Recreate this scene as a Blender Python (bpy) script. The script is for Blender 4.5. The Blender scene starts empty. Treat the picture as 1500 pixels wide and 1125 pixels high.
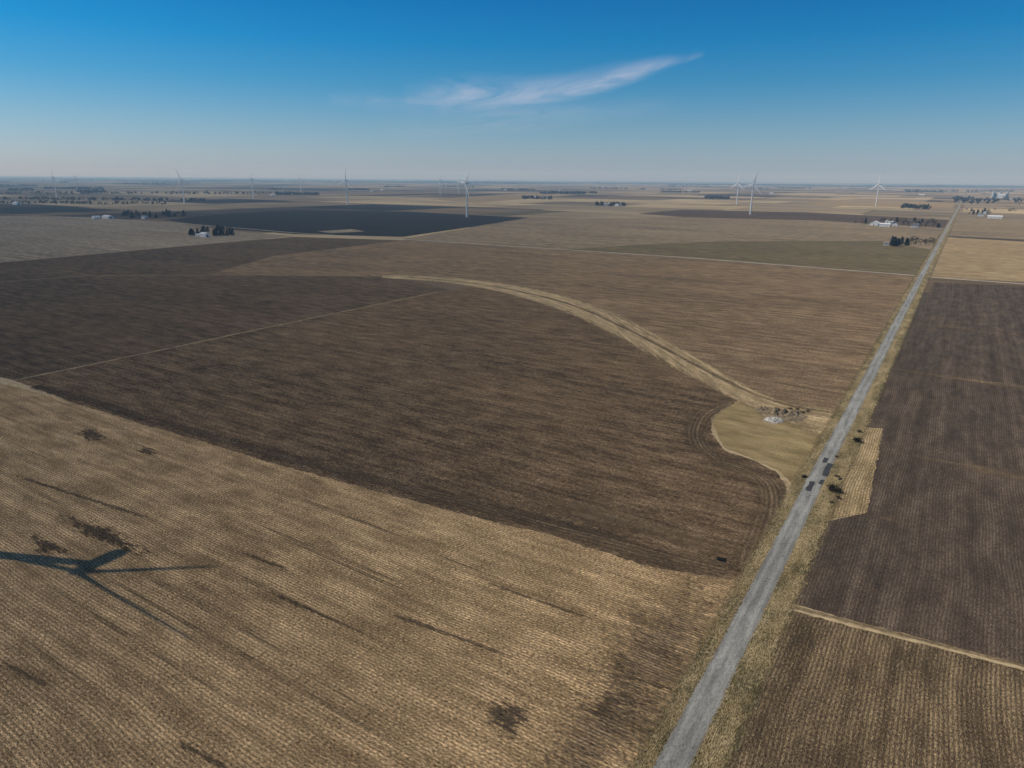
import bpy, math, random
from mathutils import Vector, Matrix, noise
from mathutils.geometry import tessellate_polygon
random.seed(7)
scene = bpy.context.scene
COL = scene.collection
H = 90.0
PITCH = math.atan(0.3005); ROLL = 0.008
sp, cp = math.sin(PITCH), math.cos(PITCH)
R0 = Vector((1,0,0)); U0 = Vector((0,sp,cp)); F0 = Vector((0,cp,-sp))
Rc = R0*math.cos(ROLL)+U0*math.sin(ROLL)
Uc = -R0*math.sin(ROLL)+U0*math.cos(ROLL)

# ------------------------------------------------ camera
cam = bpy.data.cameras.new("camera"); co = bpy.data.objects.new("camera", cam); COL.objects.link(co)
cam.sensor_width = 36; cam.lens = 24; cam.clip_start = 0.5; cam.clip_end = 200000
M = Matrix((Rc, Uc, -F0)).transposed().to_4x4(); M.translation = Vector((0,0,H))
co.matrix_world = M
scene.camera = co

def G(px, py, z=0.0):
    """survey coordinates -> position on the horizontal plane z (metres)"""
    d = F0 + Rc*((px-750)/1000.0) + Uc*((562.5-py)/1000.0)
    t = (z-H)/d.z
    return Vector((d.x*t, d.y*t, z))
def GG(l, z=0.0): return [G(x, y, z) for x, y in l]

# ------------------------------------------------ light
SUN_EL = math.radians(44)
sh = Vector((0.99, -0.14)).normalized()           # direction shadows fall
sundir = Vector((-sh.x*math.cos(SUN_EL), -sh.y*math.cos(SUN_EL), math.sin(SUN_EL)))
sl = bpy.data.lights.new("sun", 'SUN'); sl.energy = 4.8; sl.angle = math.radians(0.5); sl.color = (1, .90, .74)
so = bpy.data.objects.new("sun", sl); COL.objects.link(so)
so.rotation_euler = sundir.to_track_quat('Z', 'Y').to_euler(); so.location = (0, 0, 500)

w = bpy.data.worlds.new("World"); scene.world = w; w.use_nodes = True
nt = w.node_tree; nt.nodes.clear()
sky = nt.nodes.new('ShaderNodeTexSky'); sky.sky_type = 'NISHITA'; sky.sun_disc = False
sky.sun_elevation = SUN_EL; sky.sun_rotation = math.atan2(sundir.x, sundir.y)
sky.air_density = 1.0; sky.dust_density = 0.6; sky.ozone_density = 2.5
tc = nt.nodes.new('ShaderNodeTexCoord'); sx = nt.nodes.new('ShaderNodeSeparateXYZ')
nt.links.new(tc.outputs['Generated'], sx.inputs[0])
mr = nt.nodes.new('ShaderNodeMapRange'); mr.inputs[1].default_value = 0; mr.inputs[2].default_value = .5
nt.links.new(sx.outputs[2], mr.inputs[0])
rp = nt.nodes.new('ShaderNodeValToRGB'); nt.links.new(mr.outputs[0], rp.inputs[0])
SKYR = [(0.0, (.52,.62,1.0)), (.06, (.47,.60,.86)), (.14, (.34,.55,.76)), (.24, (.13,.49,.74)), (.34, (.02,.45,.75)), (.46, (.0,.38,.71)), (.7, (.25,.5,.7)), (1.0, (.5,.6,.7))]
e = rp.color_ramp.elements
e[0].position, e[0].color = SKYR[0][0], (*SKYR[0][1], 1)
e[1].position, e[1].color = SKYR[-1][0], (*SKYR[-1][1], 1)
for p_, c_ in SKYR[1:-1]:
    q = e.new(p_); q.color = (*c_, 1)
mx = nt.nodes.new('ShaderNodeMixRGB'); mx.blend_type = 'MULTIPLY'; mx.inputs[0].default_value = 1
nt.links.new(sky.outputs[0], mx.inputs[1]); nt.links.new(rp.outputs[0], mx.inputs[2])
bg = nt.nodes.new('ShaderNodeBackground'); bg.inputs[1].default_value = 0.12
nt.links.new(mx.outputs[0], bg.inputs[0])
wo = nt.nodes.new('ShaderNodeOutputWorld'); nt.links.new(bg.outputs[0], wo.inputs[0])
scene.view_settings.view_transform = 'Standard'; scene.view_settings.look = 'None'; scene.view_settings.exposure = 0

# ------------------------------------------------ node helper
class NB:
    def __init__(s, name):
        s.m = bpy.data.materials.new(name); s.m.use_nodes = True
        s.t = s.m.node_tree; s.t.nodes.clear()
        s.out = s.t.nodes.new('ShaderNodeOutputMaterial')
    def n(s, t): return s.t.nodes.new(t)
    def l(s, a, b): s.t.links.new(a, b)
    def set(s, sock, v):
        if hasattr(v, 'links') or isinstance(v, bpy.types.NodeSocket): s.l(v, sock)
        else:
            if isinstance(v, tuple) and len(v) == 3 and sock.type == 'RGBA': v = (*v, 1)
            sock.default_value = v
    def math(s, op, a, b=0.0, c=None, clamp=False):
        n = s.n('ShaderNodeMath'); n.operation = op; n.use_clamp = clamp
        s.set(n.inputs[0], a); s.set(n.inputs[1], b)
        if c is not None: s.set(n.inputs[2], c)
        return n.outputs[0]
    def mix(s, f, a, b, mode='MIX'):
        n = s.n('ShaderNodeMixRGB'); n.blend_type = mode
        s.set(n.inputs[0], f); s.set(n.inputs[1], a); s.set(n.inputs[2], b); return n.outputs[0]
    def ss(s, v, lo, hi):
        n = s.n('ShaderNodeMapRange'); n.interpolation_type = 'SMOOTHSTEP'
        s.set(n.inputs[0], v); n.inputs[1].default_value = lo; n.inputs[2].default_value = hi
        n.inputs[3].default_value = 0; n.inputs[4].default_value = 1; return n.outputs[0]
    def noise(s, vec, scale=(1,1,1), detail=4, rough=.55, off=0.0, dist=0.0):
        m = s.n('ShaderNodeMapping'); s.l(vec, m.inputs[0]); m.inputs[3].default_value = scale
        m.inputs[1].default_value = (off*13.7, off*7.3, off)
        n = s.n('ShaderNodeTexNoise'); n.noise_dimensions = '2D'; s.l(m.outputs[0], n.inputs['Vector']); n.inputs['Scale'].default_value = 1
        n.inputs['Detail'].default_value = detail; n.inputs['Roughness'].default_value = rough
        n.inputs['Distortion'].default_value = dist
        return n.outputs[0]
    def coord(s, ang=0.0):
        t = s.n('ShaderNodeTexCoord'); m = s.n('ShaderNodeMapping'); s.l(t.outputs['Object'], m.inputs[0])
        m.inputs[2].default_value = (0, 0, -ang); return m.outputs[0]
    def finish(s, col, bump=None, bd=.1, alpha=None, rough=1.0):
        d = s.n('ShaderNodeBsdfDiffuse'); s.set(d.inputs[0], col); d.inputs[1].default_value = rough
        if bump is not None:
            b = s.n('ShaderNodeBump'); b.inputs['Strength'].default_value = 1; b.inputs['Distance'].default_value = bd
            s.l(bump, b.inputs['Height']); s.l(b.outputs[0], d.inputs['Normal'])
        sh_ = d.outputs[0]
        if alpha is not None:
            tr = s.n('ShaderNodeBsdfTransparent'); mm = s.n('ShaderNodeMixShader')
            s.set(mm.inputs[0], alpha); s.l(tr.outputs[0], mm.inputs[1]); s.l(sh_, mm.inputs[2]); sh_ = mm.outputs[0]
        s.l(sh_, s.out.inputs[0]); return s.m

RD = Vector((0.671, 1.044)).normalized(); RN = Vector((RD.y, -RD.x))
ANG_EW = math.atan2(RN.y, RN.x); ANG_NS = math.atan2(RD.y, RD.x)

def field_mat(name, soil, dark, resid, ang=ANG_EW, sp_=.76, row=.3, res=.5, patch=.6, pscale=70., streak=.25,
              speck=1.0, stretch=4.0, bd=0, lines=0.0, soft=None, seed=0.0, mask_lo=.25, mask_hi=.6, uvrows=False, amax=1.0, esc=1.0, far=False, rl=0.0, rs=1.7):
    b = NB(name)
    if uvrows:
        u = b.n('ShaderNodeUVMap'); u.uv_map = 'm'; P = u.outputs[0]
    else: P = b.coord(ang)
    s3 = b.n('ShaderNodeSeparateXYZ'); b.l(P, s3.inputs[0])
    wob = b.noise(P, (.02, .02, .02), 1, .5, seed+1)
    pn = b.noise(P, (1/(pscale*2.2), 1/pscale, 1), 5, .62, seed+2)
    pm = b.ss(pn, .38, .62)
    pm = b.math('MULTIPLY', pm, patch)
    c = b.mix(pm, soil, dark)
    mn = b.noise(P, (.06, .2, 1), 4, .65, seed+3)
    hgt = None; w1 = None
    if not far:
        rn = b.noise(P, (rs/stretch, rs, 1), 3, .78, seed+4)
        rr = b.math('ADD', rn, b.math('MULTIPLY', b.math('SUBTRACT', mn, .5), .45))
        rm = b.ss(rr, .40, .62)
        ph = b.math('MULTIPLY_ADD', s3.outputs[1], 2*math.pi/sp_, b.math('MULTIPLY', wob, 25.0))
        w1 = b.math('MULTIPLY_ADD', b.math('SINE', ph), .5, .5)
        rm2 = b.math('MULTIPLY', rm, b.math('MULTIPLY_ADD', w1, row*1.3, 1-row), clamp=True)
        if bd > 0: hgt = b.math('ADD', b.math('MULTIPLY', w1, row), b.math('MULTIPLY', rn, 1.6))
    else:
        rm2 = b.ss(mn, .42, .6)
    c = b.mix(b.math('MULTIPLY', rm2, res), c, resid)
    # machine passes, 9 m wide
    ph2 = b.math('MULTIPLY_ADD', s3.outputs[1], 2*math.pi/9.1, b.math('MULTIPLY', wob, 6.0))
    w2 = b.math('MULTIPLY', b.math('SINE', ph2), .5)
    stn = b.noise(P, (.004, .22, 1), 4, .65, seed+5)
    st = b.math('ADD', b.math('SUBTRACT', stn, .5), b.math('MULTIPLY', w2, .10))
    val = b.math('MULTIPLY_ADD', st, streak*3.6, 1.0)
    if not far:
        fine = b.noise(P, (4.5/stretch, 6.0, 1), 1, .7, seed+6)
        val = b.math('MULTIPLY', val, b.math('MULTIPLY_ADD', b.math('SUBTRACT', fine, .5), 3.2*speck, 1.0))
        if rl > 0:
            # row gaps, broken up along the row
            gap = b.math('MULTIPLY', b.math('SUBTRACT', w1, .5), b.math('MULTIPLY_ADD', mn, 1.6, .2))
            val = b.math('MULTIPLY', val, b.math('MULTIPLY_ADD', gap, rl, 1.0))
            ph3 = b.math('MULTIPLY_ADD', s3.outputs[1], 2*math.pi/3.04, b.math('MULTIPLY', wob, 9.0))
            val = b.math('MULTIPLY', val, b.math('MULTIPLY_ADD', b.math('SINE', ph3), rl*.2, 1.0))
    val = b.math('MULTIPLY', val, b.math('MULTIPLY_ADD', b.math('SUBTRACT', mn, .5), .9, 1.0))
    if lines > 0:
        ln = b.noise(P, (.010, .42, 1), 2, .5, seed+7)
        lm = b.math('MULTIPLY', b.ss(ln, .67, .74), b.ss(mn, .42, .55))
        val = b.math('MULTIPLY', val, b.math('MULTIPLY_ADD', lm, -lines, 1.0))
    val = b.math('MAXIMUM', val, .12)
    cc = b.n('ShaderNodeCombineXYZ'); [b.l(val, cc.inputs[i]) for i in range(3)]
    c = b.mix(1.0, c, cc.outputs[0], 'MULTIPLY')
    al = None
    if soft:
        u = b.n('ShaderNodeUVMap'); u.uv_map = 'mask'; s4 = b.n('ShaderNodeSeparateXYZ'); b.l(u.outputs[0], s4.inputs[0])
        e1 = b.noise(P, (.35*esc, 1.1*esc, 1), 5, .75, seed+8)
        al = b.math('MULTIPLY_ADD', b.math('SUBTRACT', e1, .5), soft, s4.outputs[0])
        al = b.math('MULTIPLY', b.ss(al, mask_lo, mask_hi), amax)
    return b.finish(c, hgt, bd, al)

m_stub = field_mat("stubble_mat", (.240,.166,.090), (.185,.125,.066), (.44,.325,.188), row=.5, res=.72, patch=.6, pscale=45, streak=.12, lines=.5, seed=1, bd=.07, rl=.34, speck=1.0, stretch=3.0, rs=2.7)
m_B = field_mat("tilled_mat", (.084,.058,.036), (.056,.040,.027), (.215,.152,.091), row=.5, res=.6, patch=.8, pscale=60, streak=.17, seed=2, rl=.55)
m_C = field_mat("tilled_dark_mat", (.080,.057,.038), (.052,.039,.028), (.18,.130,.081), row=.5, res=.5, patch=.8, pscale=70, streak=.2, seed=3, rl=.45)
m_D = field_mat("tilled_brown_mat", (.138,.096,.058), (.09,.064,.041), (.275,.20,.122), row=.5, res=.55, patch=.8, pscale=70, streak=.26, seed=4, rl=.4)
m_H = field_mat("bare_soil_mat", (.062,.047,.037), (.047,.037,.030), (.13,.10,.072), ang=ANG_NS, sp_=.76, row=.4, res=.35, patch=.5, pscale=25, streak=.26, seed=5, speck=.7, rl=.3)
m_I = field_mat("bean_stubble_mat", (.082,.060,.038), (.055,.042,.029), (.225,.170,.10), ang=ANG_NS, row=.5, res=.6, patch=.6, pscale=40, streak=.12, seed=6, bd=.07, rl=.36, stretch=2.2, rs=2.3)
m_black = field_mat("black_soil_mat", (.025,.025,.025), (.019,.020,.021), (.052,.048,.042), row=.2, res=.25, patch=.5, streak=.3, seed=7, far=True)
m_lgrey = field_mat("light_stubble_mat", (.215,.175,.125), (.16,.13,.094), (.28,.23,.165), row=.2, res=.4, patch=.6, pscale=120, streak=.4, seed=8, far=True)
m_green = field_mat("cover_crop_mat", (.108,.088,.050), (.084,.069,.040), (.155,.124,.073), row=.3, res=.4, patch=.6, streak=.3, seed=9, far=True)
m_G = field_mat("far_stubble_mat", (.175,.135,.087), (.128,.101,.069), (.26,.202,.128), row=.2, res=.4, patch=.7, pscale=110, streak=.6, seed=10, far=True)
m_maroon = field_mat("far_tilled_mat", (.078,.055,.041), (.06,.045,.035), (.12,.09,.064), row=.2, res=.3, patch=.5, streak=.4, seed=11, far=True)
m_tan = field_mat("tan_stubble_mat", (.23,.168,.095), (.17,.126,.074), (.32,.248,.15), row=.2, res=.4, patch=.6, pscale=90, streak=.45, seed=12, far=True)
m_tan2 = field_mat("strip_stubble_mat", (.21,.155,.085), (.15,.112,.062), (.33,.255,.155), row=.5, res=.6, patch=.6, pscale=20, streak=.3, seed=12.5, ang=ANG_NS, rl=.4)
m_grass = field_mat("dry_grass_mat", (.21,.158,.078), (.15,.118,.056), (.31,.245,.14), row=.0, res=.5, patch=.8, pscale=9, streak=.1, stretch=1, seed=13, speck=.6)
m_verge = field_mat("verge_grass_mat", (.175,.136,.071), (.090,.077,.040), (.31,.247,.148), row=.0, res=.5, patch=.9, pscale=5, streak=.15, stretch=3, ang=ANG_NS, soft=.7, seed=14, bd=.15, mask_lo=.0, mask_hi=.3, esc=1.0)
m_way = field_mat("waterway_grass_mat", (.25,.185,.103), (.148,.112,.066), (.40,.315,.192), row=.0, res=.6, patch=.8, pscale=10, streak=.3, stretch=3, uvrows=True, soft=.8, seed=15, mask_lo=.0, mask_hi=.35, esc=.5)
m_soilpatch = field_mat("dark_patch_mat", (.062,.046,.032), (.045,.034,.025), (.17,.125,.08), row=.5, res=.4, patch=.4, streak=.2, soft=2.4, seed=16, mask_lo=.3, mask_hi=.8, amax=.95)
m_track_ditchshade = field_mat("dark_track_ditchshade_mat", (.080,.059,.039), (.06,.045,.031), (.20,.145,.09), row=.0, res=.4, patch=.4, streak=.2, soft=2.6, seed=16.5, mask_lo=.3, mask_hi=.9, esc=1.5, amax=.7)
m_brownpatch = field_mat("brown_patch_mat", (.115,.083,.053), (.078,.057,.039), (.29,.215,.132), row=.6, res=.6, patch=.8, pscale=14, streak=.3, soft=2.2, seed=17, mask_lo=.2, mask_hi=1.2, amax=.9, rl=.5)
m_head = field_mat("headland_mat", (.108,.078,.05), (.066,.049,.034), (.215,.157,.098), row=.5, sp_=1.5, res=.5, patch=.8, pscale=20, streak=.3, uvrows=True, soft=1.4, seed=18, mask_lo=.1, mask_hi=1.2, amax=.75, rl=.5)
m_line = field_mat("tan_track_mat", (.25,.185,.112), (.175,.132,.08), (.34,.27,.17), row=.0, res=.5, patch=.6, pscale=12, streak=.1, soft=1.3, seed=19, mask_lo=.1, mask_hi=.8, amax=.95)
m_faint = field_mat("faint_margin_mat", (.16,.120,.074), (.12,.09,.056), (.25,.19,.118), row=.0, res=.5, patch=.6, pscale=12, streak=.1, soft=1.8, seed=19.5, mask_lo=.1, mask_hi=1.0, amax=.8)
m_gravel = field_mat("gravel_road_mat", (.33,.29,.235), (.27,.23,.18), (.39,.355,.295), row=.0, res=.3, patch=.5, pscale=20, streak=.1, soft=.3, seed=20, mask_lo=.05, mask_hi=.3, speck=.5, far=True)
m_paleline = field_mat("pale_soil_mat", (.148,.107,.066), (.10,.077,.050), (.25,.184,.112), row=.3, res=.5, patch=.6, streak=.3, soft=1.8, seed=21, mask_lo=.2, mask_hi=1.4, amax=.75, esc=.3, rl=.4)

# ---- patchwork base ground
b = NB("farmland_mat")
P = b.coord(ANG_EW)
s3 = b.n('ShaderNodeSeparateXYZ'); b.l(P, s3.inputs[0])
def cell(wx, wy, off):
    fy = b.math('FLOOR', b.math('MULTIPLY_ADD', s3.outputs[1], 1/wy, off))
    sh1 = b.math('FRACT', b.math('MULTIPLY', b.math('SINE', b.math('MULTIPLY', fy, 12.9898+off)), 437.58))
    fx = b.math('FLOOR', b.math('ADD', b.math('MULTIPLY', s3.outputs[0], 1/wx), sh1))
    cx = b.n('ShaderNodeCombineXYZ'); b.l(fx, cx.inputs[0]); b.l(fy, cx.inputs[1]); cx.inputs[2].default_value = off
    wn = b.n('ShaderNodeTexWhiteNoise'); b.l(cx.outputs[0], wn.inputs[0]); return wn.outputs[0]
v1 = cell(800, 400, .3); v2 = cell(400, 800, 4.7)
vv = b.math('MULTIPLY_ADD', v1, .6, b.math('MULTIPLY', v2, .4))
r = b.n('ShaderNodeValToRGB'); b.l(vv, r.inputs[0])
cs = [(0,(.035,.035,.034)),(.20,(.06,.05,.042)),(.28,(.13,.098,.066)),(.40,(.19,.15,.10)),(.55,(.15,.12,.082)),(.62,(.31,.245,.15)),(.76,(.10,.088,.057)),(.81,(.21,.165,.107))]
el = r.color_ramp.elements; r.color_ramp.interpolation = 'CONSTANT'
el[0].position = 0; el[0].color = (*cs[0][1],1); el[1].position = cs[-1][0]; el[1].color = (*cs[-1][1],1)
for p_, c_ in cs[1:-1]:
    q = el.new(p_); q.color = (*c_,1)
n1 = b.noise(P, (.002,.006,1), 5, .6, 3); n2 = b.noise(P, (.3,.7,1), 2, .7, 4)
v = b.math('MULTIPLY', b.math('MULTIPLY_ADD', b.math('SUBTRACT', n1,.5), 1.5, 1), b.math('MULTIPLY_ADD', b.math('SUBTRACT', n2,.5), 1.2, 1))
cc = b.n('ShaderNodeCombineXYZ'); [b.l(v, cc.inputs[i]) for i in range(3)]
m_base = b.finish(b.mix(1, r.outputs[0], cc.outputs[0], 'MULTIPLY'))

def simple(name, col, rough=.7, var=.15, sc=.5):
    b = NB(name); P = b.coord()
    n = b.noise(P, (sc,sc,sc), 4)
    v = b.math('MULTIPLY_ADD', b.math('SUBTRACT', n,.5), var*2, 1)
    cc = b.n('ShaderNodeCombineXYZ'); [b.l(v, cc.inputs[i]) for i in range(3)]
    return b.finish(b.mix(1, col, cc.outputs[0], 'MULTIPLY'))
m_white = simple("white_paint", (.72,.73,.74), var=.05)
m_tower = simple("turbine_white", (.76,.77,.78), var=.04, sc=.1)
m_roofg = simple("grey_roof", (.22,.22,.23)); m_roofw = simple("metal_roof", (.6,.61,.62), var=.1); m_dark = simple("dark_opening", (.03,.03,.035))
m_ever = simple("evergreen_foliage", (.022,.030,.019), var=.8, sc=.6)
m_farfol = simple("woodland_foliage", (.060,.054,.040), var=.7, sc=.05)
m_bark = simple("bark", (.10,.08,.065), var=.4, sc=2)
m_brush = simple("dry_brush", (.11,.083,.055), var=.7, sc=2)
m_rock = simple("pale_rubble", (.50,.48,.44), var=.4, sc=2)
m_bin = simple("galvanised_steel", (.5,.51,.52), var=.1)

# ------------------------------------------------ mesh helpers
def mk(name, verts, faces, mats, fm=None, smooth=False):
    me = bpy.data.meshes.new(name); me.from_pydata([tuple(v) for v in verts], [], faces)
    for m in mats: me.materials.append(m)
    if fm: me.polygons.foreach_set('material_index', fm)
    if smooth: me.polygons.foreach_set('use_smooth', [True]*len(me.polygons))
    me.update(); o = bpy.data.objects.new(name, me); COL.objects.link(o); return o

ZC = [0.02]
def nz():
    ZC[0] += .004; return ZC[0]

def ragged(pts, amp, closed=True):
    out = []; n = len(pts)
    for i in range(n if closed else n-1):
        a, c = pts[i], pts[(i+1) % n]; L = (c-a).length
        dist = min(a.length, c.length)
        step = 1.2 if dist < 350 else (3 if dist < 600 else (8 if dist < 1200 else 40))
        k = max(1, min(700, int(L/step)))
        for j in range(k):
            p = a.lerp(c, j/k)
            if amp > 0:
                nv = noise.noise_vector(Vector((p.x*.07, p.y*.07, 3.1)))*amp*.7 + noise.noise_vector(Vector((p.x*.6, p.y*.6, 1.1)))*amp*.7
                p = p + Vector((nv.x, nv.y, 0))
            out.append(p)
    return out

def sheet(name, pts, mat, amp=.8):
    z = nz(); P = [Vector((p.x, p.y, 0)) for p in ragged(pts, amp)]
    tris = tessellate_polygon([P]); V = [(p.x, p.y, z) for p in P]
    F = []
    for t in tris:
        a, b_, c = [P[i] for i in t]
        F.append(tuple(t) if (b_-a).cross(c-a).z > 0 else tuple(reversed(t)))
    return mk(name, V, F, [mat])

def smooth_line(pts, it=2):
    for _ in range(it):
        q = [pts[0]]
        for a, c in zip(pts, pts[1:]):
            q += [a.lerp(c, .25), a.lerp(c, .75)]
        q.append(pts[-1]); pts = q
    return pts

def resample(pts, step):
    out = []
    for a, c in zip(pts, pts[1:]):
        k = max(1, int((c-a).length/step))
        out += [a.lerp(c, j/k) for j in range(k)]
    out.append(pts[-1]); return out

def band_mesh(name, A, B, mat, z, crown=0.0, ends=False):
    """strip between two edge lines; uv 'mask' is 0 at edges, 1 in the middle; uv 'm' is metres along / across"""
    n = len(A); V = []; F = []; mask = []; mm = []; L = 0
    for i in range(n):
        c = (A[i]+B[i])/2
        if i: L += (c-(A[i-1]+B[i-1])/2).length
        wd = (A[i]-B[i]).length
        ef = min(1, i/(n*.2), (n-1-i)/(n*.2)) if ends else 1
        for k, t in enumerate((0, .25, .5, .75, 1)):
            p = A[i].lerp(B[i], t); mk_ = 1-abs(2*t-1)
            V.append((p.x, p.y, z+crown*mk_)); mask.append((mk_*ef, 0)); mm.append((L, t*wd))
    for i in range(n-1):
        for k in range(4):
            a = i*5+k; F.append((a, a+1, a+6, a+5))
    me = bpy.data.meshes.new(name); me.from_pydata(V, [], F); me.materials.append(mat)
    for nm, dat in (('mask', mask), ('m', mm)):
        uv = me.uv_layers.new(name=nm)
        for lp in me.loops: uv.data[lp.index].uv = dat[lp.vertex_index]
    o = bpy.data.objects.new(name, me); COL.objects.link(o)
    me.update()
    return o

def ribbon(name, pts, w, mat, off=0.0, z=None, step=4, taper=False, crown=0.0, wobble=0.0):
    pts = resample(pts, step); A = []; B = []
    n = len(pts)
    for i, p in enumerate(pts):
        t = (pts[min(i+1, n-1)]-pts[max(i-1, 0)]); t.z = 0; t.normalize(); r_ = Vector((t.y, -t.x, 0))
        ww = w
        ww *= 1+wobble*noise.noise(Vector((p.x*.05, p.y*.05, 9)))
        A.append(p+r_*(off-ww/2)); B.append(p+r_*(off+ww/2))
    return band_mesh(name, A, B, mat, nz() if z is None else z, crown, taper)

def patch(name, c, rx, ry, mat, ang=ANG_EW, irr=.35):
    z = nz(); V = [(c.x, c.y, z)]; n = 40; ca, sa = math.cos(ang), math.sin(ang); off = random.random()*50
    for i in range(n):
        a = 2*math.pi*i/n
        r_ = 1+irr*noise.noise(Vector((math.cos(a)*1.5+off, math.sin(a)*1.5, off)))*2
        x, y = math.cos(a)*rx*r_, math.sin(a)*ry*r_
        V.append((c.x+x*ca-y*sa, c.y+x*sa+y*ca, z))
    F = [(0, 1+i, 1+(i+1) % n) for i in range(n)]
    me = bpy.data.meshes.new(name); me.from_pydata(V, [], F); me.materials.append(mat)
    uv = me.uv_layers.new(name='mask')
    for lp in me.loops: uv.data[lp.index].uv = (1 if lp.vertex_index == 0 else 0, 0)
    o = bpy.data.objects.new(name, me); COL.objects.link(o); return o

# ------------------------------------------------ ground
S = 60000
mk("ground", [(-S,-S,0),(S,-S,0),(S,S,0),(-S,S,0)], [(0,1,2,3)], [m_base])

road_px = [(984,1125),(1098,900),(1197,700),(1247,604),(1302,497),(1348,408),(1384.5,340),(1408,296.5),(1417,279.5),(1420,274)]
road_pts = GG(road_px)
rd3 = Vector((RD.x, RD.y, 0)); rn3 = Vector((RN.x, RN.y, 0))
road_pts = [road_pts[0]-rd3*400] + road_pts
P0 = G(984,1125)

A_top = [(-400,470),(0,561),(100,587),(200,618),(400,678),(600,733),(800,783),(950,828),(1085,854)]
sheet("corn_stubble_field", GG(A_top)+GG([(1060,905),(1010,1003),(955,1110)])+[P0-rd3*300-rn3*5, P0-rd3*300-rn3*900], m_stub, 1.4)
way_up = [(560,402),(640,404),(700,409),(760,417),(830,432),(890,451),(960,486),(1040,531),(1100,567),(1150,587),(1235,602)]
way_lo = [(560,408),(640,413),(700,422),(760,436),(830,459),(880,484),(940,516),(1010,554),(1078,590),(1130,612),(1215,650)]
headl = [(1085,580),(1060,596),(1042,612),(1040,632),(1062,660),(1100,674),(1135,690),(1152,712),(1150,745),(1128,790),(1100,835),(1088,854)]
sheet("tilled_field", GG([(20,557),(640,428),(700,421),(760,430),(830,450),(880,476),(940,508),(1010,546),(1085,580)])+GG(headl[1:])+GG([(950,828),(800,783),(600,733),(400,678),(200,618),(100,587)]), m_B, 1.2)
sheet("tilled_field", GG([(-400,450),(0,413),(130,404),(300,403),(575,406),(660,424),(20,557),(-400,472)]), m_C, .8)
sheet("tilled_field", GG([(300,403),(400,375),(590,352),(760,362),(1000,378),(1342,405),(1330,430),(1280,523),(1228,603),(1150,590),(1040,540),(960,495),(870,455),(760,425),(640,408),(560,405)]), m_D, .8)
sheet("stubble_field", GG([(-400,330),(0,316),(130,318),(250,326),(340,338),(430,346),(0,384),(-400,420)]), m_lgrey, 2)
sheet("black_soil_field", GG([(240,322),(330,313),(430,308),(600,310),(775,319),(700,331),(590,347),(430,343),(340,336)]), m_black, 2)
sheet("stubble_field", GG([(465,339),(515,335.5),(535,339),(485,341.5)]), m_lgrey, 1)
sheet("tilled_field", GG([(-400,420),(0,385),(300,358),(430,347),(590,352),(400,375),(300,403),(130,404),(0,413),(-400,450)]), m_C, 1)
sheet("cover_crop_field", GG([(800,366),(960,357),(1060,353),(1290,353),(1365,366),(1344,402),(1000,376)]), m_green, 1)
sheet("stubble_field", GG([(590,350),(700,332),(800,322),(1000,318),(1200,323),(1290,332),(1378,338),(1365,366),(1290,353),(1060,353),(960,357),(800,366),(760,361)]), m_G, 1)
sheet("tilled_field", GG([(935,313),(1000,307),(1180,311),(1392,322),(1383,334),(1200,323),(1000,318)]), m_maroon, 1)
sheet("stubble_field", GG([(1170,296),(1250,292),(1400,297),(1395,306),(1200,300)]), m_tan, 1)
sheet("stubble_field", GG([(630,292),(780,282),(850,285),(700,297)]), m_tan, 1)
sheet("stubble_field", GG([(1352,406),(1500,413),(1900,437),(1900,380),(1500,354),(1381,347)]), m_tan, 1)
sheet("stubble_field", GG([(1382,345),(1500,351),(1900,376),(1900,340),(1500,322),(1398,316)]), m_G, 1)
sheet("bare_soil_field", GG([(1368,414),(1500,419),(1900,440),(1900,1080),(1500,975),(1158,884),(1205,765),(1270,752),(1293,628),(1262,626),(1305,540)]), m_H, .7)
sheet("stubble_strip", GG([(1262,626),(1293,628),(1285,670),(1270,752),(1207,762),(1225,700)]), m_tan2, .8)
sheet("bean_stubble_field", GG([(1150,893),(1500,982),(1900,1085)])+[P0-rd3*300+rn3*600, P0-rd3*300+rn3*5]+GG([(1045,1125),(1090,1020)]), m_I, .7)

# soft transitions
ribbon("bare_soil_strip", GG([(40,568),(100,585),(200,615),(400,672),(600,725),(800,773),(910,800)]), 9, m_soilpatch, off=-3)
ribbon("headland", smooth_line(GG([(1085,583),(1050,594),(1020,612),(1010,637),(1035,668),(1085,688),(1122,706),(1132,730),(1118,775),(1090,835)])), 16, m_head, step=2, off=-1)
ribbon("headland", smooth_line(GG([(1060,843),(950,820),(800,775),(600,722)])), 12, m_head, step=3, off=2)
gr = GG([(1043,622),(1046,612),(1085,583),(1150,590),(1238,604),(1216,650),(1195,694),(1170,715),(1155,705),(1138,688),(1100,672),(1062,656)])
sheet("grass_field_corner", gr, m_grass, .9)
A_ = smooth_line(GG(way_up)); B_ = smooth_line(GG(way_lo))
band_mesh("grass_waterway", A_, B_, m_way, nz(), .0)
stream = smooth_line(GG([(600,406),(700,415),(770,428),(850,449),(930,487),(1010,529),(1060,556),(1110,580),(1160,595),(1215,604)]))
ribbon("drainage_ditch", stream, 5.0, m_brownpatch, wobble=.9)
ribbon("drainage_ditch", stream, 2.0, m_track_ditchshade, wobble=1.2, off=1.2, step=2)  # flat dark strip to one side: ditch shade painted in colour
ribbon("field_track", GG([(22,557),(130,535),(250,510),(400,478),(520,453),(640,428)]), 3.6, m_line)
ribbon("field_track", GG([(0,413),(130,404),(300,403),(430,403),(575,405)]), 5, m_line)
ribbon("field_track", GG([(130,404),(230,395),(330,388),(430,377),(560,372)]), 5, m_paleline)
ribbon("field_track", GG([(1154,887),(1300,925),(1500,976),(1900,1080)]), 2.2, m_faint)
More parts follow.
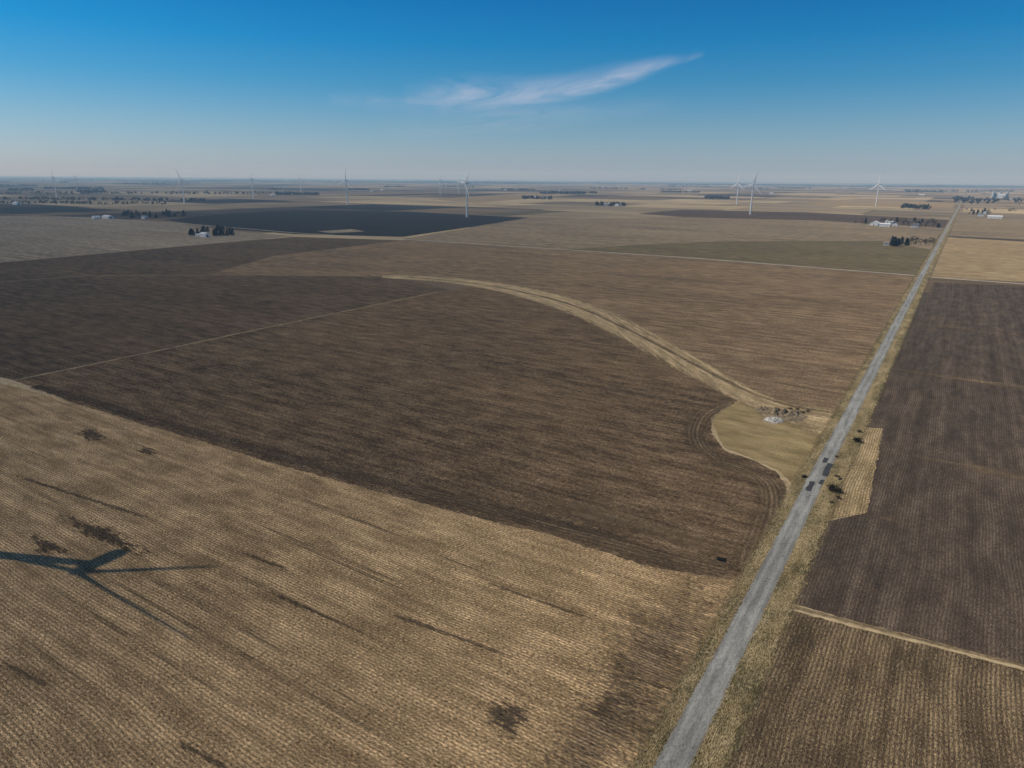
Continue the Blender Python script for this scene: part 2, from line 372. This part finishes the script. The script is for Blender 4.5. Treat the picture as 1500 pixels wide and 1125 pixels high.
ribbon("field_track", GG([(820,366),(960,357),(1060,353.5),(1290,353),(1360,362)]), 5, m_line)
ribbon("gravel_road", GG([(-400,309),(0,313),(250,326),(430,341),(600,351),(760,361.5),(1000,377),(1345,404)]), 6.5, m_gravel, step=20)
ribbon("gravel_road", GG([(1352,405.5),(1500,416),(1900,439)]), 6.5, m_gravel, step=20)

# marks in the stubble
for (x, y, rx, ry) in [(135,637,13,5),(215,662,9,2.5),(150,783,26,4.0),(70,800,14,3)]:
    patch("bare_soil_patch", G(x, y), rx, ry, m_soilpatch)
patch("bare_soil_patch", G(742,1050), 6.2, 6.2, m_soilpatch, ang=ANG_NS, irr=.2)
patch("brown_soil_patch", G(960,960), 38, 14, m_brownpatch, ang=ANG_NS)
patch("brown_soil_patch", G(890,1060), 34, 11, m_brownpatch, ang=ANG_NS)
for (a, c, w_) in [((0,690),(245,768),1.2),((350,808),(425,836),1.6),((380,862),(548,935),.9),((560,895),(770,970),1.2),
                  ((250,1080),(345,1135),1.1),((0,968),(80,1012),.9),((700,850),(880,912),1.0)]:
    ribbon("tire_track", GG([a, c]), w_*1.6, m_track_ditchshade, step=1.5, taper=True, wobble=.8)
for (x, y, rx, ry, m) in [(430,380,28,7,m_paleline),(300,560,60,8,m_paleline),(900,760,55,10,m_paleline),(650,480,90,14,m_paleline),(1180,440,60,22,m_paleline),(1000,410,120,18,m_paleline),
                       (1300,760,9,3,m_paleline),(1450,690,40,6,m_paleline),(1440,560,60,8,m_paleline),(1400,480,60,8,m_paleline)]:
    patch("pale_soil_patch", G(x, y), rx, ry, m, ang=ANG_EW)

# ------------------------------------------------ road
ribbon("road_verge", road_pts, 15.5, m_verge, off=1.0, step=6)
b = NB("asphalt_mat"); u = b.n('ShaderNodeUVMap'); u.uv_map = 'm'
s3 = b.n('ShaderNodeSeparateXYZ'); b.l(u.outputs[0], s3.inputs[0])
n1 = b.noise(u.outputs[0], (.08,.7,1), 5, .6); n2 = b.noise(u.outputs[0], (1.2,3,1), 3, .7, 2); n3 = b.noise(u.outputs[0], (.02,.02,1), 3, .5, 5)
c = b.mix(b.ss(n1,.3,.7), (.145,.147,.14), (.265,.266,.252))
c = b.mix(b.math('MULTIPLY', b.ss(n3,.45,.7), .5), c, (.125,.129,.127))
dc = b.math('ABSOLUTE', b.math('SUBTRACT', s3.outputs[1], 2.6))
lane = b.math('ABSOLUTE', b.math('SUBTRACT', dc, 1.2))
c = b.mix(b.math('MULTIPLY', b.math('SUBTRACT', 1.0, b.ss(lane,.1,.7)), .35), c, (.32,.32,.305))
cr = b.ss(b.math('ABSOLUTE', b.math('SUBTRACT', b.noise(u.outputs[0], (.35,1.1,1), 4, .6, 8, 1.0), .5)), .0, .02)
c = b.mix(b.math('MULTIPLY', b.math('SUBTRACT', 1.0, cr), .75), c, (.06,.06,.06))
c = b.mix(b.math('MULTIPLY', b.ss(dc, 1.9, 2.6), .45), c, (.20,.165,.115))
v = b.math('MULTIPLY_ADD', b.math('SUBTRACT', n2,.5), 1.0, 1)
cc = b.n('ShaderNodeCombineXYZ'); [b.l(v, cc.inputs[i]) for i in range(3)]
c = b.mix(1, c, cc.outputs[0], 'MULTIPLY')
um = b.n('ShaderNodeUVMap'); um.uv_map = 'mask'; s4 = b.n('ShaderNodeSeparateXYZ'); b.l(um.outputs[0], s4.inputs[0])
al = b.ss(b.math('MULTIPLY_ADD', b.math('SUBTRACT', b.noise(u.outputs[0], (.5,.5,1), 4, .7, 11), .5), .55, s4.outputs[0]), .03, .12)
m_road = b.finish(c, None, .02, al)
ribbon("asphalt_road", road_pts, 5.3, m_road, step=6)
m_tar = simple("fresh_asphalt", (.045,.048,.052), var=.4, sc=1.5)
rz = nz()
def road_patch(px, py, off, L, W_):
    c = G(px, py); n = 10; V = []
    P_ = [(-W_/2,-L/2),(W_/2,-L/2),(W_/2,L/2),(-W_/2,L/2)]
    P_ = [Vector((c.x, c.y, 0))+rn3*(x+off)+rd3*y for x, y in P_]
    V = ragged(P_, .5)
    mk("asphalt_patch", [(p.x,p.y,rz) for p in V], [tuple(range(len(V)))], [m_tar])
road_patch(1207,688,1.0,12,1.8); road_patch(1213,676,-.9,5,1.4); road_patch(1190,714,-.6,8,1.5); road_patch(1197,706,1.2,4,1.2)

# ------------------------------------------------ wind turbines
def turbine(base, facing, phi0, L=48.0, hub=80.0):
    V = []; F = []; seg = 20
    def ring(c, r, ax, n=seg, sx_=1, sy_=1):
        i0 = len(V)
        for i in range(n):
            a = 2*math.pi*i/n; x, y = math.cos(a)*r*sx_, math.sin(a)*r*sy_
            V.append((c[0]+x, c[1]+y, c[2]) if ax == 'z' else (c[0]+x, c[1], c[2]+y))
        return i0
    def loft(rs, n=seg):
        for a, c in zip(rs, rs[1:]):
            for i in range(n): F.append((a+i, a+(i+1) % n, c+(i+1) % n, c+i))
        F.append(tuple(range(rs[0], rs[0]+n))[::-1]); F.append(tuple(range(rs[-1], rs[-1]+n)))
    loft([ring((0,0,z), r_, 'z') for z, r_ in [(0,3.4),(.5,3.4),(.5,2.2),(25,2.05),(50,1.75),(hub-1.8,1.25)]])
    loft([ring((0,y,hub), r_, 'y', 12, 1, 1.05) for y, r_ in [(-2.8,1.3),(-2.3,1.8),(5.5,1.9),(7.2,1.3)]], 12)     # nacelle
    loft([ring((0,y,hub), r_, 'y', 12) for y, r_ in [(-5.6,.15),(-5.2,.8),(-4.2,1.4),(-2.8,1.5)]], 12)  # spinner
    for k in range(3):
        ph = phi0+k*2*math.pi/3; d = Vector((math.sin(ph), 0, math.cos(ph))); s_ = Vector((math.cos(ph), 0, -math.sin(ph))); n_ = Vector((0,1,0))
        rs = []
        for t, ch, th, tw in [(.02,1.9,1.7,0),(.07,2.0,1.5,0),(.2,3.8,.8,.25),(.45,2.7,.45,.12),(.75,1.7,.25,.05),(.96,.9,.12,0),(1,.3,.06,0)]:
            c = Vector((0,-4,hub))+d*L*t; i0 = len(V)
            for i in range(8):
                a = 2*math.pi*i/8; q = s_*(math.cos(a)*ch/2+ch*.12)+n_*(math.sin(a)*th/2+math.cos(a)*tw*ch*.5); V.append(c+q)
            rs.append(i0)
        loft(rs, 8)
    o = mk("wind_turbine", V, F, [m_tower], smooth=False)
    o.location = (base.x, base.y, 0); o.rotation_euler = (0,0,facing); return o
HS = G(138,826); cot = 1/math.tan(SUN_EL)
bs = Vector((HS.x-80*cot*sh.x, HS.y-80*cot*sh.y, 0))
turbine(bs, math.atan2(-.49,.87), math.radians(-22.7), L=54)
FA = math.atan2(-.49,.87)
for x, y, ph, fa in [(684,318,35,-.9),(1099,314,15,-.5),(1079,299,5,-1.1),(1283,302,0,-1.1),(509,300,10,-.6),(645,285,40,-1),(672,283,70,-1),(441,282,20,-.8),(371,291,50,-.9),(270,299,95,-.5),(83,289,15,-.6),(113,279,60,-.8),(1003,276,20,-.5),(1145,275,80,-.5),(905,273,30,-.5)]:
    turbine(G(x,y), fa, math.radians(ph), L=38 if y>305 else 42)

# ------------------------------------------------ trees
def quad_leaf(V, F, c, s):
    d1 = Vector((random.gauss(0,1),random.gauss(0,1),random.gauss(0,1))).normalized()
    d2 = d1.cross(Vector((random.gauss(0,1),random.gauss(0,1),random.gauss(0,1)))).normalized()
    i = len(V); V += [c-d1*s-d2*s*.6, c+d1*s-d2*s*.5, c+d2*s*.9]; F.append((i,i+1,i+2))
def limb(V, F, a, c, r0, r1):
    t = (c-a).normalized(); u_ = t.orthogonal().normalized(); v_ = t.cross(u_); i = len(V)
    for p, r_ in ((a,r0),(c,r1)):
        for k in range(5):
            an = 2*math.pi*k/5; V.append(p+u_*math.cos(an)*r_+v_*math.sin(an)*r_)
    for k in range(5): F.append((i+k, i+(k+1)%5, i+5+(k+1)%5, i+5+k))
def proto_ever(h=11, r=3.4):
    V=[];F=[]; limb(V,F,Vector((0,0,0)),Vector((0,0,h*.9)),.28,.05)
    for k in range(9):
        a=random.random()*6.28; z=h*(.15+.08*k); limb(V,F,Vector((0,0,z)),Vector((math.cos(a)*r*(1-z/h),math.sin(a)*r*(1-z/h),z-.2)),.08,.02)
    fm=[0]*len(F)
    lob=[(random.random()*6.28,random.uniform(.75,1.2)) for _ in range(14)]
    for _ in range(650):
        z=random.uniform(.08,1)**1.0; a=random.random()*6.28
        rr=r*(1-z)**.6*lob[int(z*13)][1]*(1+.25*math.sin(3*a+lob[int(z*13)][0]))*random.uniform(.45,1)
        quad_leaf(V,F,Vector((math.cos(a)*rr,math.sin(a)*rr,z*h)),random.uniform(.3,.7))
    fm+=[1]*(len(F)-len(fm)); return V,F,fm
def proto_bare(h=12):
    V=[];F=[]
    def rec(p,d,L,r_,lv):
        q=p+d*L; limb(V,F,p,q,r_,r_*.65)
        if lv==0:
            for _ in range(3): quad_leaf(V,F,q+Vector((random.uniform(-.6,.6),random.uniform(-.6,.6),random.uniform(-.4,.6))),.26)
            return
        for _ in range(3 if lv>1 else 4):
            nd=(d+Vector((random.gauss(0,.55),random.gauss(0,.55),random.gauss(.1,.3)))).normalized()
            rec(p+d*L*random.uniform(.6,1),nd,L*random.uniform(.6,.85),r_*.6,lv-1)
    rec(Vector((0,0,0)),Vector((0,0,1)),h*.28,.3,4)
    return V,F,[0]*len(F)
def pm(name, t, mats):
    me=bpy.data.meshes.new(name); me.from_pydata([tuple(v) for v in t[0]],[],t[1]); [me.materials.append(m) for m in mats]
    me.polygons.foreach_set('material_index',t[2]); me.update(); return me
EV=[pm("evergreen",proto_ever(random.uniform(9,13),random.uniform(3.2,4.6)),[m_bark,m_ever]) for _ in range(4)]
BA=[pm("bare",proto_bare(random.uniform(10,14)),[m_brush]) for _ in range(4)]
def tree(kind,p,s=1):
    o=bpy.data.objects.new("evergreen_tree" if kind=='e' else "bare_tree", random.choice(EV if kind=='e' else BA)); COL.objects.link(o)
    o.location=(p.x,p.y,0); o.rotation_euler=(0,0,random.random()*6.28); o.scale=(s*random.uniform(.85,1.2),)*2+(s*random.uniform(.85,1.15),)
def grove(x0,x1,y0,y1,n,pe,s=1):
    for _ in range(n): tree('e' if random.random()<pe else 'b',G(random.uniform(x0,x1),random.uniform(y0,y1)),s)
grove(276,300,343,347,9,1,.95); grove(312,343,341,346,13,.9,1.0); grove(285,340,338,341,12,.6,1)
grove(178,236,316,320,14,.9,1.0); grove(236,270,315,319,8,1,1.0); grove(180,265,313,316,10,.4,1.1)
grove(1305,1330,357,361,13,1,.95); grove(1330,1368,354,361,14,0,1.0)
grove(1312,1382,328,334,28,.12,1.0); grove(1290,1380,324,327,18,.1,1.0); grove(1252,1270,327,330,5,.1,.9)
grove(1420,1450,311,316,14,.25,1.0); grove(1415,1490,308,312,14,.1,1.0)
grove(873,915,300,302,10,.8,1.2)

# shrubs beside the road
def shrub(p, r, h, n=420, mat=m_brush, name="roadside_shrub"):
    V=[];F=[]
    for _ in range(9):
        a=random.random()*6.28; limb(V,F,Vector((0,0,0)),Vector((math.cos(a)*r*.7,math.sin(a)*r*.7,h*random.uniform(.6,1))),.06,.015)
    lob=[Vector((random.uniform(-.6,.6)*r,random.uniform(-.6,.6)*r,random.uniform(.3,.7)*h)) for _ in range(6)]
    for _ in range(n):
        c=random.choice(lob)+Vector((random.gauss(0,.25)*r,random.gauss(0,.25)*r,random.gauss(0,.2)*h)); c.z=max(.05,c.z)
        quad_leaf(V,F,c,random.uniform(.08,.2))
    o=mk(name,V,F,[mat]); o.location=(p.x,p.y,.05); return o
m_darkbr=simple("dark_shrub",(.028,.024,.02),var=.8,sc=2)
shrub(G(1223,721),2.0,2.3,800,m_darkbr); shrub(G(1254,648),1.5,1.9,600,m_darkbr); shrub(G(1178,700),1.0,.9,300,m_darkbr); shrub(G(1259,634),1.0,1.2,260)
for _ in range(8): shrub(G(random.uniform(1125,1185),random.uniform(598,606)),random.uniform(.7,1.4),random.uniform(.3,.7),160)
for _ in range(6): shrub(G(random.uniform(1208,1250),random.uniform(655,740)),random.uniform(.5,1.0),random.uniform(.3,.8),140)

# rubble pile on the grass corner
def mound(name, c, rx, ry, h, mat, n=26, rough=.3, rocks=0, ang=0):
    V=[];F=[]
    for i in range(n):
        for j in range(n):
            x=(i/(n-1)*2-1); y=(j/(n-1)*2-1); d=math.hypot(x,y)
            z=(1-d*d)*h*(1+noise.fractal(Vector((x*3,y*3,h*7)),1,2,4)*rough*2) if d<1 else -.2
            V.append(Vector((x*rx,y*ry,z)))
    for i in range(n-1):
        for j in range(n-1):
            a=i*n+j; F.append((a,a+n,a+n+1,a+1))
    for _ in range(rocks):
        a=random.random()*6.28; rr=random.random()**.5*1.25; p=Vector((math.cos(a)*rx*rr,math.sin(a)*ry*rr,max(0,(1-rr*rr))*h)); s=random.uniform(.12,.45)
        i0=len(V); pts=[Vector(q) for q in ((1,0,0),(0,1,0),(-1,0,0),(0,-1,0),(0,0,1),(0,0,-1))]
        V+= [p+Vector((q.x*s*random.uniform(.6,1.3),q.y*s*random.uniform(.6,1.3),q.z*s*.7)) for q in pts]
        F+= [(i0+k,i0+(k+1)%4,i0+4) for k in range(4)]+[(i0+(k+1)%4,i0+k,i0+5) for k in range(4)]
    o=mk(name,V,F,[mat]); o.location=(c.x,c.y,0.05); o.rotation_euler=(0,0,ang); return o
patch("bare_soil_patch", G(1150,612), 16, 14, m_brownpatch)
mound("rubble_pile",G(1134,616),3.8,3.2,1.1,m_rock,rocks=170,rough=.6,ang=.4)
m_dirt=simple("mound_soil",(.24,.19,.125),var=.5,sc=1)
mound("soil_mound",G(1148,609),9,7,1.6,m_dirt,rocks=70,rough=.8)
mound("soil_mound",G(1124,602),6,4,1.0,m_dirt,rocks=40,rough=.8)

# ------------------------------------------------ farm buildings
def building(name,p,L,W_,h,rh,ang,wall=m_white,roof=m_roofw,doors=1,wins=3):
    V=[];F=[];fm=[]
    def box(x0,x1,y0,y1,z0,z1,m):
        i=len(V); V.extend([(x0,y0,z0),(x1,y0,z0),(x1,y1,z0),(x0,y1,z0),(x0,y0,z1),(x1,y0,z1),(x1,y1,z1),(x0,y1,z1)])
        F.extend([(i,i+3,i+2,i+1),(i+4,i+5,i+6,i+7),(i,i+1,i+5,i+4),(i+1,i+2,i+6,i+5),(i+2,i+3,i+7,i+6),(i+3,i,i+4,i+7)]); fm.extend([m]*6)
    l,w_=L/2,W_/2
    i=len(V); V.extend([(-l,-w_,0),(l,-w_,0),(l,w_,0),(-l,w_,0),(-l,-w_,h),(l,-w_,h),(l,w_,h),(-l,w_,h),(-l,0,h+rh),(l,0,h+rh)])
    F.extend([(i,i+1,i+5,i+4),(i+2,i+3,i+7,i+6),(i+1,i+2,i+6,i+9,i+5),(i+3,i,i+4,i+8,i+7)]); fm.extend([0]*4)
    o_=.5; k=rh/w_
    i=len(V)
    for sy in (-1,1):
        j=len(V); ye=sy*(w_+o_); ze=h-k*o_
        V.extend([(-l-o_,ye,ze+.03),(l+o_,ye,ze+.03),(l+o_,0,h+rh+.03),(-l-o_,0,h+rh+.03),(-l-o_,ye,ze+.2),(l+o_,ye,ze+.2),(l+o_,0,h+rh+.2),(-l-o_,0,h+rh+.2)])
        F.extend([(j,j+3,j+2,j+1),(j+4,j+5,j+6,j+7),(j,j+1,j+5,j+4),(j+1,j+2,j+6,j+5),(j+3,j,j+4,j+7)]); fm.extend([1]*5)
    for d in range(doors):
        y=(d-(doors-1)/2)*W_*.35; box(l,l+.05,y-W_*.14,y+W_*.14,0,h*.8,2)
        box(-l-.05,-l,y-1,y+1,0,2.2,2)
    for d in range(wins):
        x=-l+L*(d+1)/(wins+1); box(x-.6,x+.6,-w_-.05,-w_,1,2.2,2); box(x-.6,x+.6,w_,w_+.05,1,2.2,2)
    o=mk(name,V,F,[wall,roof,m_dark],fm); o.location=(p.x,p.y,0); o.rotation_euler=(0,0,ang); return o
def grain_bin(p,r=4,h=7,name="grain_bin"):
    V=[];F=[];n=24
    rs=[(0,r),(h,r),(h,r+.15),(h+r*.45,.4),(h+r*.45+.4,.4)]
    for z,rr in rs:
        for i in range(n): a=6.2832*i/n; V.append((math.cos(a)*rr,math.sin(a)*rr,z))
    for k in range(len(rs)-1):
        for i in range(n): F.append((k*n+i,k*n+(i+1)%n,(k+1)*n+(i+1)%n,(k+1)*n+i))
    F.append(tuple(range(4*n,5*n)))
    j=len(V); V.extend([(r,-.5,0),(r+.08,-.5,0),(r+.08,.5,0),(r,.5,0),(r,-.5,2),(r+.08,-.5,2),(r+.08,.5,2),(r,.5,2)])
    F.extend([(j+4,j+5,j+6,j+7),(j,j+1,j+5,j+4),(j+1,j+2,j+6,j+5),(j+2,j+3,j+7,j+6)])
    o=mk(name,V,F,[m_bin]); o.location=(p.x,p.y,0); return o
building("farmhouse",G(300,347),14,8,4.5,2.5,ANG_EW,roof=m_roofw); building("barn",G(318,344),12,8,4,2.5,ANG_EW,roof=m_roofg); building("shed",G(291,346.5),8,5,3,1.5,ANG_NS)
building("machine_shed",G(158,320),26,12,4.5,2.5,ANG_EW,roof=m_roofw); building("barn",G(141,321),14,9,4.5,2.5,ANG_NS,roof=m_roofw); building("farmhouse",G(212,320.5),12,8,5,2.5,ANG_EW,roof=m_roofg)
building("machine_shed",G(1281,330),30,16,5.5,3.5,ANG_NS); building("machine_shed",G(1296,332),20,12,5,2.5,ANG_EW,roof=m_roofw); building("barn",G(1311,331.5),13,9,5,3,ANG_NS,roof=m_roofg); building("farmhouse",G(1340,333.5),13,9,5.5,3,ANG_EW,roof=m_roofg)
for x,y in ((1303,330),(1307,329),(1299,328.5)): grain_bin(G(x,y),3.6,7)
building("machine_shed",G(1457,320),32,14,5,3,ANG_EW); building("farmhouse",G(1436,317),13,9,5.5,3,ANG_EW,roof=m_roofg); building("barn",G(1443,314),16,10,5,3,ANG_NS,roof=m_white)
building("shed",G(1298,359),7,5,2.8,1.3,ANG_EW,roof=m_roofg)
for i in range(7): grain_bin(G(1454+i*3.4,289.5),8,26 if i%3 else 34,"grain_silo")
building("grain_elevator",G(1466,290.5),40,18,20,6,ANG_EW,roof=m_roofw)
for x,y in ((545,281),(890,301.5),(905,302),(782,290),(798,290),(1010,280),(1238,276),(820,280),(560,279),(1480,293),(1420,291),(25,300),(400,287),(1130,284),(740,279),(1350,286)):
    building("machine_shed",G(x,y),random.uniform(22,40),14,6,3,random.choice((ANG_EW,ANG_NS)))

# ------------------------------------------------ distant tree masses
V=[];F=[]
def clump(p,h,r,n=10):
    for _ in range(n):
        c=Vector((p.x+random.gauss(0,r*.5),p.y+random.gauss(0,r*.5),h*random.uniform(.1,.95))); s=r*random.uniform(.35,.75)
        i=len(V); d=Vector((random.gauss(0,1),random.gauss(0,1),random.gauss(0,.4))).normalized(); u_=d.orthogonal().normalized(); q=d.cross(u_)
        V.extend([c-u_*s,c+q*s*.9,c+u_*s,c-q*s*.9+d*s*.5]); F.append((i,i+1,i+2,i+3))
def band(x0,y0,x1,y1,n,spread=1.0,h=13):
    for _ in range(n):
        t=random.random(); p=G(x0+(x1-x0)*t,y0+(y1-y0)*t+random.uniform(-spread,spread)*.5); hh=h*random.uniform(.6,1.15); clump(p,hh,hh*.5)
band(-60,297,250,299,120,2,8); band(-60,291,300,294,200,2,9); band(0,284,430,283,180,2,10)
band(765,291,808,292,40,1.5); band(872,301,915,302,22,1); band(1320,304,1362,306,40,1.5); band(1395,292,1420,292,30,2)
for _ in range(75):
    d=random.uniform(4.5,28)*random.random()**.6+3.0; x=random.uniform(-250,1750); yh=256+.008*x
    Lx=random.uniform(8,80); n=int(Lx*1.2)+4
    band(x,yh+d,x+Lx,yh+d+.008*Lx+random.uniform(-.6,.6),n,.35,13)
for _ in range(170):
    x=random.uniform(-250,1750); yh=256+.008*x; d=random.uniform(3.2,7.5); Lx=random.uniform(60,260)
    band(x,yh+d,x+Lx,yh+d+.008*Lx,int(Lx*.9),.3,19)
for i in range(0,40): 
    x=1395+random.random()*100; band(x,294+random.uniform(-6,6),x+3,294,3,1,12)
mk("distant_trees",V,F,[m_farfol])

# ------------------------------------------------ cloud
b=NB("cirrus_mat"); u=b.n('ShaderNodeUVMap'); u.uv_map='mask'; s4=b.n('ShaderNodeSeparateXYZ'); b.l(u.outputs[0],s4.inputs[0])
P=b.coord(.2)
n1=b.noise(P,(1/3500,1/9000,1),6,.6,1.35,1.2); n2=b.noise(P,(1/900,1/4000,1),5,.6,2,.8)
a=b.math('MULTIPLY',b.ss(s4.outputs[0],0,1.0),b.math('MULTIPLY',b.ss(n1,.20,.66),b.math('MULTIPLY_ADD',n2,.6,.35)))
att=b.n('ShaderNodeAttribute'); att.attribute_name='fade'
a=b.math('MULTIPLY',a,att.outputs['Fac'],clamp=True)
tl=b.n('ShaderNodeBsdfTranslucent'); tl.inputs[0].default_value=(.55,.56,.66,1)
tr=b.n('ShaderNodeBsdfTransparent'); mm=b.n('ShaderNodeMixShader'); b.l(a,mm.inputs[0]); b.l(tr.outputs[0],mm.inputs[1]); b.l(tl.outputs[0],mm.inputs[2]); b.l(mm.outputs[0],b.out.inputs[0])
m_cloud=b.m
def cloud(up,lo,amp,z=3000):
    A=smooth_line(GG(up,z)); B=smooth_line(GG(lo,z)); o=band_mesh("cirrus_cloud",A,B,m_cloud,z)
    at=o.data.attributes.new('fade','FLOAT','POINT'); n=len(A)
    for i in range(n):
        f=math.sin(math.pi*min(1,max(0,(i/(n-1)))))**.6*amp
        for k in range(5): at.data[i*5+k].value=f
    return o
cloud([(590,112),(680,96),(760,104),(830,98),(900,84),(965,78),(1032,73)],[(590,162),(680,168),(770,163),(830,154),(905,136),(970,108),(1032,84)],.75)
cloud([(480,130),(560,126),(640,140),(760,150),(870,150)],[(480,158),(560,166),(640,178),(760,180),(870,168)],.2,3100)
cloud([(560,160),(700,150),(850,140),(1000,130)],[(560,210),(700,205),(850,190),(1000,170)],.15,3200)

# ------------------------------------------------ haze layer
hz=26000; top=300
me=bpy.data.meshes.new("haze"); X=hz
Vh=[(-X,-X,-5),(X,-X,-5),(X,X,-5),(-X,X,-5),(-X,-X,top),(X,-X,top),(X,X,top),(-X,X,top)]
me.from_pydata(Vh,[],[(0,3,2,1),(4,5,6,7),(0,1,5,4),(1,2,6,5),(2,3,7,6),(3,0,4,7)])
hm=bpy.data.materials.new("haze_mat"); hm.use_nodes=True; t=hm.node_tree; t.nodes.clear()
vs=t.nodes.new('ShaderNodeVolumeScatter'); vs.inputs['Color'].default_value=(.40,.68,1,1); vs.inputs['Density'].default_value=7.5e-5; vs.inputs['Anisotropy'].default_value=0
oo=t.nodes.new('ShaderNodeOutputMaterial'); t.links.new(vs.outputs[0],oo.inputs['Volume']); me.materials.append(hm)
ho=bpy.data.objects.new("atmospheric_haze",me); COL.objects.link(ho)
